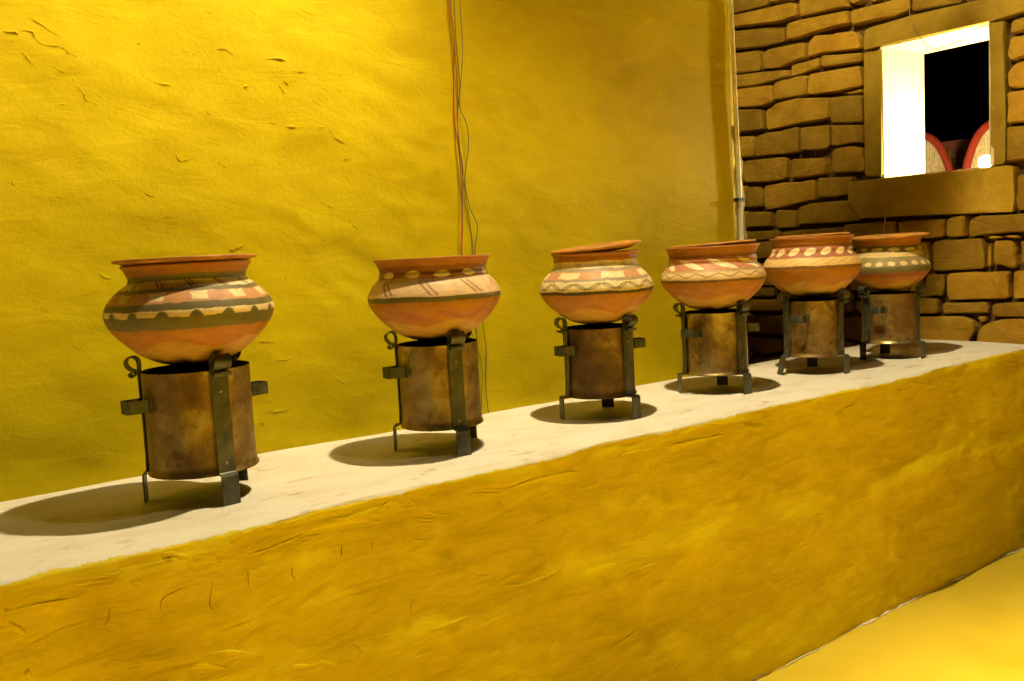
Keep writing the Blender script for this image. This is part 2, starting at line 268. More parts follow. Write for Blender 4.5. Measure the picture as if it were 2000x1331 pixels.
M_STRIP = mat_simple('dark_strip_iron', (.085, .085, .058), .5, .5, .55, .55, 28, .25)
M_INSIDE = mat_simple('sooty_iron', (.015, .012, .010), .8, .2, .2)
M_RIVET = mat_simple('rivet_metal', (.30, .26, .17), .4, .5, .8)
def mat_clay(name, attr=True, col=(.42, .13, .035)):
    m, nt, b = newmat(name, .55, .3)
    v = coords(nt)
    if attr:
        at = N(nt, 'ShaderNodeAttribute', attribute_name='paint'); base = at.outputs['Color']
    else:
        base = ramp(nt, noise(nt, v, 14, 5, .6, .3), [(.3, tuple(c*.72 for c in col)), (.7, tuple(c*1.2 for c in col))])
    oi = N(nt, 'ShaderNodeObjectInfo')
    n1 = noise(nt, coords(nt, (1, 1, 3)), 26, 6, .65, .3)
    base = mix(nt, .7, base, ramp(nt, n1, [(.3, (.72, .70, .68)), (.7, (1.18, 1.16, 1.12))]), 'MULTIPLY')
    n2 = noise(nt, v, 9, 4, .6, .6)
    base = mix(nt, ramp(nt, n2, [(.58, (0,0,0)), (.74, (.45,.45,.45))]), base, (.26, .125, .04))
    nt.links.new(base, b.inputs['Base Color'])
    bb = bump(nt, b, noise(nt, coords(nt, (1, 1, 6)), 18, 4, .6), .12, .004)
    bump(nt, b, noise(nt, v, 160, 4, .7), .2, .0012, bb)
    r = ramp(nt, n1, [(.3, (.62,)*3), (.7, (.42,)*3)]); nt.links.new(r, b.inputs['Roughness'])
    return m
M_CLAY = mat_clay('painted_clay'); M_LID = mat_clay('plain_clay', False, (.42, .175, .025))
M_PIPE = mat_simple('pvc_pipe', (.86, .82, .68), .4, .4, 0, .15, 12, 0)
M_REVEAL = mat_simple('cream_reveal_paint', (.62, .52, .30), .7, .2, 0, .08, 8, .15)
M_WOOD = mat_simple('rough_wood', (.16, .09, .04), .7, .2, 0, .4, 20, .3)
M_CHARCOAL = mat_simple('black_metal', (.03, .03, .03), .5, .4, .3)
M_RED = mat_simple('red_rexine', (.40, .045, .022), .4, .5, 0, .2, 25, .1)
M_CANE = mat_simple('cane', (.78, .62, .34), .6, .3, 0, .25, 40, .1)
M_REED = mat_simple('brown_reed', (.34, .20, .07), .7, .2, 0, .5, 40, .2)
M_BROWN = mat_simple('brown_rail_paint', (.24, .075, .04), .5, .4)
M_TERRACE = mat_simple('terrace_plaster', (.36, .27, .12), .8, .2, 0, .2, 5, .2)
M_HAIR = mat_simple('crack_dirt', (.24, .13, .012), .9, .1, 0, .2, 40, 0)
def mat_wire(n, c): return mat_simple(n, c, .45, .4, 0, .12, 20, 0)
def mat_glow(name, col, strength):
    m, nt, b = newmat(name, .3, .4); b.inputs['Base Color'].default_value = (.9, .88, .8, 1)
    b.inputs['Emission Color'].default_value = (*col, 1); b.inputs['Emission Strength'].default_value = strength
    return m
def glow_for(name, col, power, r): return mat_glow(name, col, power/(4*PI*PI*r*r))

# ------------------------------------------------------------------ ground and terrace
def grid(xs, ys, zf):
    X, Y = np.meshgrid(xs, ys, indexing='ij'); V = zf(X, Y)
    n, m = X.shape; idx = np.arange(n*m).reshape(n, m)
    F = np.stack([idx[:-1,:-1], idx[1:,:-1], idx[1:,1:], idx[:-1,1:]], -1).reshape(-1, 4)
    return V, F.tolist()
xs = np.concatenate([np.linspace(-12, -1, 30), np.linspace(-.9, 3.95, 150)[0:], [4.0, 9, 14]])
ys = np.concatenate([np.linspace(-14, -2.6, 30), np.linspace(-2.5, -.5, 70), [0, 3, 8]])
V, F = grid(xs, ys, lambda X, Y: np.stack([X, Y, .012*fbm(X*1.6, Y*1.6, 2, 4)+.004*fbm(X*9, Y*9, 5, 3)], -1).reshape(-1, 3))
floor = mesh_obj('floor', V, F, M_FLOOR); sname(floor, kind='structure')
mb = MB(); mb.box(4.292, 11, -4, 7, .05, 1.0)
terrace = mb.build('terrace', M_TERRACE); sname(terrace, kind='structure')

# ------------------------------------------------------------------ yellow plastered wall
def build_wall():
    root = thing('plastered_wall', 'bright yellow hand-plastered wall behind the row of pots', 'wall', (0, 0, 0))
    nx, nz, WH = 400, 168, 2.34
    x = np.linspace(-2.6, XW, nx); z = np.linspace(0.0, WH, nz)
    X, Z = np.meshgrid(x, z, indexing='ij')
    a = X+.35*Z                      # trowel sweeps run down to the right
    d = .010*fbm(X*1.1, Z*1.3, 1, 2)+.006*fbm(a*2.2, (Z+.22*X)*5.0, 3, 4)+.0025*fbm(X*9, Z*16, 7, 3)
    rid = 1-np.abs(2*fbm(a*2.6, (Z+.3*X)*6.5, 9, 3)); d = d+.0035*np.clip(rid-.72, 0, 1)*3*np.clip(fbm(X*1.3, Z*1.3, 21, 2)+.45-.18*np.clip(X-1.2, 0, 2), 0, 1)
    d = d-d.mean()
    edge = np.clip((XW-X)/.5, 0, 1); d = d*(.25+.75*edge*edge*(3-2*edge))
    V = np.stack([X, -d-.002, Z], -1).reshape(-1, 3)
    idx = np.arange(nx*nz).reshape(nx, nz)
    F = np.stack([idx[:-1,:-1], idx[1:,:-1], idx[1:,1:], idx[:-1,1:]], -1).reshape(-1, 4).tolist()
    loop = list(idx[:, 0])+list(idx[-1, 1:])+list(idx[-2::-1, -1])+list(idx[0, -2:0:-1])
    n0 = len(V); back = V[loop].copy(); back[:, 1] = .30
    V = np.concatenate([V, back]); L = len(loop)
    F += [(int(loop[(k+1)%L]), int(loop[k]), n0+k, n0+(k+1)%L) for k in range(L)]
    F.append(tuple(n0+k for k in range(L)))
    mesh_obj('plaster_face', V, F, M_WALL, root)
    rng = random.Random(5); mb = MB()
    def surf(px, pz):
        i = min(max((px+2.6)/(XW+2.6)*(nx-1), 0), nx-1.001); k = min(max(pz/WH*(nz-1), 0), nz-1.001)
        return -float(d[int(i), int(k)])-.002
    def lip(pts, w, h):
        P = spline(pts, 5); m = len(P); b = len(mb.v)
        for i, (px, pz) in enumerate(P):
            t = np.array(P[min(i+1, m-1)])-np.array(P[max(i-1, 0)]); t = t/(np.linalg.norm(t)+1e-9); nn = np.array([-t[1], t[0]])
            if nn[1] < 0: nn = -nn
            s = math.sin(PI*(i+.35)/(m-.3))**.6; y = surf(px, pz)+.0008; ww = w*s*(.4+1.2*rng.random()); hh = h*s*(.25+1.4*rng.random()); px += rng.uniform(-.0012, .0012); pz += rng.uniform(-.0012, .0012)
            mb.v += [(px+nn[0]*ww*2.4, y, pz+nn[1]*ww*2.4), (px, y-hh, pz), (px-nn[0]*ww*.35, y-hh*.75, pz-nn[1]*ww*.35), (px-nn[0]*ww*.5, y+.001, pz-nn[1]*ww*.5)]
        for i in range(m-1):
            for k in range(3): mb.f.append((b+i*4+k, b+i*4+k+1, b+(i+1)*4+k+1, b+(i+1)*4+k))
    for pl in WALL_RIDGES[:-1]: lip([(a/1000+rng.uniform(-.002, .002), c/1000+rng.uniform(-.002, .002)) for a, c in pl], .0018, .0026)
    for _ in range(60):
        px = rng.uniform(.1, 1.9); pz = rng.uniform(.95, 2.15); L = rng.uniform(.02, .09); s = rng.uniform(-.7, .15)
        lip([(px, pz), (px+L*.5, pz+L*.5*s+rng.uniform(-.006, .006)), (px+L, pz+L*s)], .002, rng.uniform(.0005, .0016))
    o = mb.build('plaster_ridges', M_WALL, root, True); o['kind'] = 'stuff'
    # pale mortar left along the end of the wall beside the pipe
    edge = [(1.77, .0), (1.74, .016), (1.71, .026), (1.69, .044), (1.66, .050), (1.63, .064), (1.60, .060), (1.57, .050), (1.545, .056), (1.51, .068), (1.47, .074), (1.44, .060), (1.41, .064), (1.375, .078), (1.34, .082), (1.31, .066), (1.27, .070), (1.23, .086), (1.18, .080), (1.14, .088), (1.08, .06), (1.0, .05), (.93, .058), (.86, .045), (.832, .04)]
    E = [(z + rng.uniform(-.006, .006)*(0 < i < len(edge)-1), w*(1+rng.uniform(-.12, .12))) for i, (z, w) in enumerate(edge)]
    Vm = []; Fm = []
    for z, w in E:
        j = rng.uniform(-.004, .004)
        Vm += [(XW-.012, .006, z), (XW+w*.3, -.006+j, z), (XW+w*.75, -.003-j, z), (XW+w, .012, z), (XW+w*.9, .07, z), (XW-.012, .09, z)]
    for i in range(len(E)-1):
        for k in range(5): Fm.append((i*6+k, (i+1)*6+k, (i+1)*6+k+1, i*6+k+1))
    mesh_obj('mortar_edge', Vm, Fm, M_MORTAR, root, False)
build_wall()

# ------------------------------------------------------------------ bench
def build_bench():
    root = thing('plastered_bench', 'long yellow plastered bench with white painted top carrying the stoves', 'bench')
    x = np.concatenate([np.linspace(-2.6, -.4, 90, endpoint=False), np.linspace(-.4, XS-.012, 420)])
    nt_, na, nf = 46, 9, 96
    R = .014
    y_top = np.linspace(.02, -(BD-R), nt_)
    ang = np.linspace(0, PI/2, na+2)[1:-1]
    prof = [(yy, ZB, 0, 1) for yy in y_top]+[(-(BD-R)-R*math.sin(a), ZB-R+R*math.cos(a), -math.sin(a), math.cos(a)) for a in ang]+[(-BD, zz, -1, 0) for zz in np.linspace(ZB-R, -.02, nf)]
    prof = np.array(prof); X, I = np.meshgrid(x, np.arange(len(prof)), indexing='ij')
    Yp, Zp, NY, NZ = (prof[:, k][I] for k in range(4))
    top = .0035*fbm(X*2.2, Yp*3, 4, 3)+.0012*fbm(X*11, Yp*11, 6, 3)
    u = X+.25*Zp
    fr = .020*fbm(X*1.15, Zp*1.6, 12, 2)+.013*fbm(u*3.0, (Zp-.06*X)*5.5, 15, 4)+.0032*fbm(X*10, Zp*17, 18, 3)
    band = np.exp(-((Zp-(.50+.05*fbm(X*1.3, X*0, 31, 2)-.02*X))/.055)**2)
    fr = fr+.013*band*(1+1.6*fbm(X*2.6, Zp*3, 33, 3))
    near = np.exp(-((ZB-.035-Zp)/.035)**2)
    fr = fr+.0055*near*np.clip(1-np.abs(3*fbm(X*4+2*Zp, Zp*38-X*1.5, 41, 3)), 0, 1)
    fr = fr-.010*np.exp(-np.clip(Zp, 0, 9)/.05)*(.5+fbm(X*6, Zp*6, 44, 2))
    wf = np.clip(-NY, 0, 1); wob = .005*fbm(X*5, X*0, 51, 4)+.002*fbm(X*28, X*0, 53, 3)
    Y = Yp+NY*(fr*wf)+wob*np.where(I >= nt_-3, 1, 0)*0.9; Z = Zp+top*NZ+wob*.35*(I >= nt_)*(Zp > ZB-.03)
    V = np.stack([X, Y, Z], -1); n, m = X.shape
    def part(name, j0, j1, extra=False):
        sub = V[:, j0:j1].reshape(-1, 3); mm = j1-j0; idx = np.arange(n*mm).reshape(n, mm)
        F = np.stack([idx[:-1,:-1], idx[:-1,1:], idx[1:,1:], idx[1:,:-1]], -1).reshape(-1, 4).tolist()
        return sub, F, idx
    sub, F, idx = part('top', 0, nt_)
    nb = len(sub); back = sub[idx[:, 0]].copy(); back[:, 2] = .0
    sub = np.concatenate([sub, back]); F += [(int(idx[i, 0]), int(idx[i+1, 0]), nb+i+1, nb+i) for i in range(n-1)]
    mesh_obj('bench_top', sub, F, M_BENCH, root)
    sub, F, idx = part('front', nt_-1, m)
    mesh_obj('bench_front', sub, F, M_BENCH, root)
    FRY = V[:, nt_+na:, 1]; FZ = np.linspace(ZB-R, -.02, nf)
    def surf(px, pz):
        i = min(max(int(np.searchsorted(x, px)), 0), n-1); k = int(round((FZ[0]-pz)/(FZ[0]-FZ[-1])*(nf-1))); k = min(max(k, 0), FRY.shape[1]-1)
        return float(FRY[i, k])
    rng = random.Random(8); mb = MB()
    def lip(pts, w, h):
        P = spline(pts, 6); mm = len(P); b = len(mb.v)
        for i, (px, pz) in enumerate(P):
            t = np.array(P[min(i+1, mm-1)])-np.array(P[max(i-1, 0)]); t = t/(np.linalg.norm(t)+1e-9); nn = np.array([-t[1], t[0]])
            if nn[1] < 0: nn = -nn
            s = math.sin(PI*(i+.35)/(mm-.3))**.6; y = surf(px, pz)+.0006; ww = w*s*(.7+.6*rng.random()); hh = h*s*(.6+.8*rng.random())
            mb.v += [(px+nn[0]*ww*.9, y, pz+nn[1]*ww*.9), (px, y-hh, pz), (px-nn[0]*ww*.6, y-hh*.8, pz-nn[1]*ww*.6), (px-nn[0]*ww*2, y+.001, pz-nn[1]*ww*2)]
        for i in range(mm-1):
            for k in range(3): mb.f.append((b+i*4+k, b+i*4+k+1, b+(i+1)*4+k+1, b+(i+1)*4+k))
    for pl in BENCH_RIDGES:
        if max(c for a, c in pl) < 1000*ZB-8: lip([(a/1000, c/1000) for a, c in pl], .004, .0042)
    for _ in range(110):
        px = rng.uniform(.1, 3.8); pz = ZB-.02-abs(rng.gauss(0, .035)) if rng.random() < .65 else rng.uniform(.3, .75); L = rng.uniform(.02, .12); s = rng.uniform(-.35, .12)
        lip([(px, pz), (px+L*.5, pz+L*.5*s+rng.uniform(-.005, .005)), (px+L, pz+L*s)], rng.uniform(.0015, .003), rng.uniform(.001, .0028))
    o = mb.build('plaster_ridges', M_BENCH, root, True); o['kind'] = 'stuff'
    mb = MB()
    for pl in HAIR_CRACKS:
        P = spline([(a/1000, c/1000) for a, c in pl], 4)
        mb.tube([(a, surf(a, c)-.0002, c) for a, c in P], [.0006*(.3+math.sin(PI*(i+.2)/(len(P)-.6))) for i in range(len(P))], 5)
    o = mb.build('hairline_cracks', M_HAIR, root, True); o['kind'] = 'stuff'
    mb = MB(); P = []; rr = []
    for i in range(150):
        px = .4+i*3.5/149; P.append((px, surf(px, .0)-.004+.006*vnoise(px*9, 1.0, 3), .004)); rr.append(max(.0003, .016*float(vnoise(px*6, 3.0, 4))+.010*float(vnoise(px*23, 5.0, 6))))
    mb.tube(P, rr, 7)
    mb.build('white_mortar_bead', mat_simple('white_mortar', (.72, .66, .48), .8, .2, 0, .15, 30, .3), root, True)
build_bench()

# ------------------------------------------------------------------ stone wall with window
srng = random.Random(21)
def chaikin(P, q=.22):
    out = []
    for i in range(len(P)):
        a = np.array(P[i], float); b = np.array(P[(i+1) % len(P)], float); L = np.linalg.norm(b-a)
        t = min(q, .011/max(L, 1e-6)) if L > 0 else q
        out += [a+(b-a)*t, b-(b-a)*t]
        if L > .07 and len(P) <= 6:
            nn = np.array([-(b-a)[1], (b-a)[0]])/L; out.insert(-1, (a+b)/2+(b-a)*srng.uniform(-.2, .2)+nn*srng.uniform(-.0035, .0045))
    return out
def area2(P): return sum(P[i][0]*P[(i+1)%len(P)][1]-P[(i+1)%len(P)][0]*P[i][1] for i in range(len(P)))
def stone_mesh(P, proud, depth=.05, jit=.0022, cham=.0055, gap=.0005):
    if area2(P) < 0: P = P[::-1]
    c = np.mean(np.array(P, float), 0)
    Q = chaikin(P)
    if len(Q) > 20: Q = [np.array(q, float) for q in P]
    n = len(Q); ext = max(np.linalg.norm(q-c) for q in Q)
    mn = min(np.ptp(np.array(P)[:, 0]), np.ptp(np.array(P)[:, 1]))
    cham = min(cham, mn*.18)
    def inset(d):
        # move each corner inwards along the averaged edge normals
        out = []
        for i in range(n):
            a, b, e = Q[i-1], Q[i], Q[(i+1) % n]
            n1 = np.array([-(b-a)[1], (b-a)[0]]); n1 = n1/(np.linalg.norm(n1)+1e-9)
            n2 = np.array([-(e-b)[1], (e-b)[0]]); n2 = n2/(np.linalg.norm(n2)+1e-9)
            nn = n1+n2; nn = nn/(np.linalg.norm(nn)+1e-9); out.append(b+nn*d)
        return out
    r0 = inset(gap); r1 = inset(gap+cham*.25); r2 = inset(gap+cham*1.25)
    tl = (srng.uniform(-.05, .05), srng.uniform(-.05, .05))
    V = []
    for q in r0: V.append((XS+depth, q[0], q[1]))
    for q in r1:
        j = srng.uniform(-jit, jit); V.append((XS-proud*.45+j*.4, q[0]+j, q[1]+srng.uniform(-jit, jit)))
    for q in r2:
        dx = (q[0]-c[0])*tl[0]+(q[1]-c[1])*tl[1]; V.append((XS-proud+dx+srng.uniform(-.0025, .0025), q[0], q[1]))
    V.append((XS-proud-.002, c[0], c[1]))
    F = []
    for k in range(n):
        k2 = (k+1) % n
        F.append((k2, k, n+k, n+k2)); F.append((n+k2, n+k, 2*n+k, 2*n+k2)); F.append((2*n+k2, 2*n+k, 3*n))
    return V, F
def build_stone_wall():
    root = thing('stone_wall', 'rough brown sandstone wall with a small window at the far end of the bench', 'wall', (XS, 0, 0))
    inv = Matrix.Translation((-XS, 0, 0))
    def add(name, V, F, mat, sm=False):
        o = mesh_obj(name, V, F, mat, root, sm); o.matrix_parent_inverse = inv; return o
    for P in STONES:
        P = [(a/1000, b/1000) for a, b in P]
        V, F = stone_mesh(P, srng.uniform(.004, .022), gap=srng.uniform(.0, .003)); add('stone', V, F, M_STONE)
    for y, z, w, h in FILL:
        y, z, w, h = y/1000, z/1000, w/1000, h/1000; j = lambda: srng.uniform(-.006, .006)
        P = [(y+j(), z+j()), (y+w+j(), z+j()), (y+w+j(), z+h+j()), (y+j(), z+h+j())]
        V, F = stone_mesh(P, srng.uniform(.002, .018)); add('stone', V, F, M_STONE)
    for nm, key, pr in (('lintel', 'lintel', .016), ('jamb', 'jamb', .012), ('jamb', 'jamb2', .013), ('sill', 'sill', .026)):
        P = [(a/1000, b/1000) for a, b in SLABS[key]]
        if key == 'jamb': P = [(.176, 2.181), (.0805, 2.1795), (.0805, 1.587), (.180, 1.598)]
        if key == 'jamb2': P = [(-.4065, 2.1785), (-.476, 2.176), (-.473, 2.032), (-.471, 1.587), (-.4065, 1.587)]
        V, F = stone_mesh(P, pr, .05, .0012, .004, .0005); add(nm, V, F, M_SLAB)
    # rubble core behind the faces, with the window hole left open
    mb = MB(); W0, W1, H0, H1 = -.424, .092, 1.574, 2.192; xf, xb = XS+.034, 4.289
    mb.box(xf, xb, -1.6, W0, .0, 3.1); mb.box(xf, xb, W1, 1.45, .0, 3.1)
    mb.box(xf, xb, W0, W1, .0, H0); mb.box(xf, xb, W0, W1, H1, 3.1)
    add('rubble_core', mb.v, mb.f, M_CORE)
    # plastered reveal
    def liner(name, *b):
        mb = MB(); mb.box(*b); add(name, mb.v, mb.f, M_REVEAL)
    x0, x1 = XS-.006, 4.300
    liner('reveal_side', x0, x1, .079, .0915, 1.586, 2.180); liner('reveal_side', x0, x1, -.4235, -.405, 1.586, 2.180)
    liner('reveal_head', x0+.001, x1-.001, -.4235, .0915, 2.1802, 2.1915); liner('reveal_floor', x0+.012, x1-.001, -.4235, .0915, 1.5745, 1.5858)
build_stone_wall()

# ------------------------------------------------------------------ clay pots
TERRA=(.36,.135,.018); TERRA_D=(.23,.08,.014); CREAM=(.74,.59,.33); PINK=(.54,.26,.12); OLIVE=(.15,.125,.055); DARK=(.075,.05,.03)
ORANGE=(.41,.165,.010); TAN=(.46,.26,.035); SOOT=(.012,.010,.008); GREY=(.33,.27,.17)
def painter(kind):
    def f(T, v, seed):
        jit = .012*vnoise(T*2.2, v*2, seed)+.006*vnoise(T*9, v*3, seed+1)
        w = v+jit*2; col = np.empty(T.shape+(3,)); col[:] = TERRA
        def put(mask, c): col[mask] = c
        def ph(n, slant=0., off=0.): return ((T*n/(2*PI)+slant*w*n+off) % 1.0)
        def between(a, b): return (w >= a) & (w < b)
        put(w < -.02, ORANGE)
        put(w < -.34+.05*np.sin(T*5+seed), TAN)
        if kind == 1:
            put(between(.395, .475), OLIVE)
            b = between(.315, .40); put(b, CREAM); q = ph(13, .2, .1); put(b & ((q < .07) | ((q > .14) & (q < .20))), DARK)
            put(between(.272, .315), OLIVE); b = between(.15, .272); put(b, PINK)
            q = ph(12.5 if False else 12, 0, .27); cw = .17+.35*(w-.15); put(b & (np.abs(q-.5) < cw) & (w > .175) & (w < .262), CREAM)
            put(between(.07, .15), OLIVE); b = between(-.005, .07); put(b, CREAM)
            q = ph(17, 0, .35); bump_ = .075*np.clip(1-((q-.5)/.22)**2, 0, 1); put(b & (w < -.005+bump_*.95), OLIVE)
            put(between(-.15, -.005), OLIVE)
        elif kind == 2:
            put(between(.41, .47), TERRA_D)
            b = between(.30, .41); put(b, (.27, .12, .05)); q = ph(12, 0, .2); put(b & (((q-.5)/.27)**2+((w-.355)/.047)**2 < 1), CREAM)
            b = between(.045, .30); put(b, (.68, .47, .27)); q = ph(9, .16, 0); put(b & (w > .07) & (w < .26) & ((q < .07) | ((q > .15) & (q < .21))), (.33, .17, .08))
            put(b & (w > .16) & (vnoise(T*3, v*9, seed+5) > .18), (.60, .34, .20))
            put(between(-.03, .045), OLIVE)
            put((w < -.2+.045*np.sin(T*9)) & (w > -.27+.05*np.sin(T*7+1)), (.36, .125, .025))
        elif kind == 3:
            b = between(.375, .49); put(b, CREAM); q = ph(11, .15, .1); put(b & ((q < .045) | ((q > .13) & (q < .17))), GREY)
            put(between(.33, .375), GREY); b = between(.205, .33); put(b, PINK); q = ph(7, -.05, .22); put(b & (np.abs(q-.5) < .26) & (w > .215) & (w < .31), CREAM)
            put(between(.165, .205), GREY); b = between(.0, .165); put(b, CREAM)
            for o in (0, .16):
                wave = .085+.045*np.sin(T*13+o*6); put(b & (np.abs(w-wave) < .013), (.30, .24, .11))
            put(between(-.055, .0), DARK)
        elif kind == 4:
            put(between(.40, .47), TERRA_D); b = between(.175, .41); put(b, (.47, .19, .10))
            q = ph(9, .42, .1); put(b & (np.abs(q-.5) < .20*np.clip(np.sin((w-.175)/.235*PI), 0, 1)**.7+.02) & (w > .19) & (w < .40), (.78, .63, .38))
            put(between(.14, .175), (.40, .31, .14)); b = between(.0, .14); put(b, (.68, .48, .24))
            put(b & (np.abs(w-(.085+.032*np.sin(T*15))) < .013), (.33, .23, .09)); put(between(-.045, .0), (.18, .10, .04))
        elif kind == 5:
            put(between(.42, .47), TERRA_D); b = between(.215, .43); put(b, (.36, .13, .07)); q = ph(16, -.12, .2); put(b & (((q-.5)/.33)**2+((w-.325)/.078)**2 < 1), (.78, .62, .36))
            b = between(.035, .215); put(b, (.70, .47, .19)); q = ph(22, -.5, 0); put(b & (q < .22) & (w > .06) & (w < .17), (.58, .33, .11)); put(between(.195, .215), (.34, .17, .07))
            put(between(-.02, .035), (.24, .11, .04))
        else:
            put(between(.42, .58), OLIVE); b = between(.44, .54); q = ph(12, 0, .2); put(b & (((q-.5)/.36)**2+((w-.49)/.045)**2 < 1), (.62, .50, .25))
            put(between(.30, .42), (.60, .46, .22)); put(between(.20, .30), (.24, .19, .08)); b = between(.07, .20); put(b, (.26, .20, .09)); q = ph(21, 0, .3); put(b & (((q-.5)/.32)**2+((w-.135)/.055)**2 < 1), (.66, .49, .26))
            put(between(-.09, .07), OLIVE); put(between(-.2, -.09), (.30, .10, .04))
        s = np.clip((-.50-v)/.10+vnoise(T*3, v*8, seed+9), 0, 1)[..., None]
        col = col*(1-s)+np.array(SOOT)*s
        return col
    return f
def make_pot(name, label, kind, loc, rz, R, rim, neck, zr, zn, zbot, inner=.07):
    """loc = centre of the belly; rz = direction (deg) towards the viewer's side of the painted pattern"""
    root = thing(name, label, 'pot', (loc[0], loc[1], loc[2]+zbot*R), math.radians(rz), 'painted clay pots on the stoves')
    ctrl = [(0.0, zbot), (.20, zbot+.012), (.42, zbot*.90), (.64, zbot*.72), (.82, zbot*.47), (.95, zbot*.22), (1.0, .0), (.985, .09), (.92, .20), (.82+.15*(neck-.7), .30+.2*(zn-.41)), (neck+.025, zn-.035), (neck, zn+.02),
            (neck+.25*(rim-neck), zn+.40*(zr-zn)), (rim-.03, zr-.055), (rim, zr-.02), (rim-.004, zr)]
    prof = spline(ctrl, 13)
    out_n = len(prof)
    prof += [(rim-.03, zr+.006), (rim-.055, zr-.01), (neck-inner+.05, zn+.08), (neck-inner, zn), (neck-inner+.05, zn-.10), (.8, .05), (.55, -.3), (.05, zbot+.08)]
    n = 360; prof = np.array(prof); m = len(prof); th = np.arange(n)*2*PI/n
    rr = prof[:, 0][:, None]*(1+.006*np.sin(th*2+kind)[None, :]+.004*np.sin(th*3+kind*2)[None, :])
    V = np.stack([R*rr*np.cos(th), R*rr*np.sin(th), R*(prof[:, 1][:, None]-zbot)+0*th], -1).reshape(-1, 3)
    idx = np.arange(m*n).reshape(m, n); nx = np.roll(idx, -1, 1)
    F = np.stack([idx[:-1], nx[:-1], nx[1:], idx[1:]], -1).reshape(-1, 4).tolist()
    o = mesh_obj('painted_body', V, F, M_CLAY, root)
    T = np.broadcast_to(((th+PI) % (2*PI))-PI, (m, n)); v = np.broadcast_to(prof[:, 1][:, None], (m, n)).copy()
    c = painter(kind)(T, v, kind*3)
    c[out_n:] = (.22, .09, .035)
    att = o.data.color_attributes.new('paint', 'FLOAT_COLOR', 'POINT')
    att.data.foreach_set('color', np.concatenate([c.reshape(-1, 3), np.ones((m*n, 1))], 1).astype(np.float32).ravel())
    return root
def make_lid(label, pot, z, r, tilt=(0, 0), depth=.016, base=.84, off=(0, 0)):
    """a shallow clay dish laid over the mouth; loc = centre of its underside rim plane"""
    mb = MB()
    prof = [(.0005, -depth*.75), (r*base*.55, -depth*.78), (r*base*.93, -depth*.70), (r*base, -depth*.5), (r*.93, -depth*.06), (r-.003, .0), (r, .003), (r-.001, .0065), (r-.006, .0075), (r*.92, .004), (r*base, -depth*.22), (r*base*.8, -depth*.42), (.0005, -depth*.45)]
    mb.lathe(prof, 72)
    o = mb.build('lid', M_LID, pot, True); o['label'] = label
    rz = pot.rotation_euler.z; c, s_ = math.cos(-rz), math.sin(-rz)
    o.location = (off[0]*c-off[1]*s_, off[0]*s_+off[1]*c, z)
    o.rotation_euler = (Matrix.Rotation(-rz, 3, 'Z') @ Matrix.Rotation(tilt[0], 3, 'X') @ Matrix.Rotation(tilt[1], 3, 'Y')).to_euler()
    return o

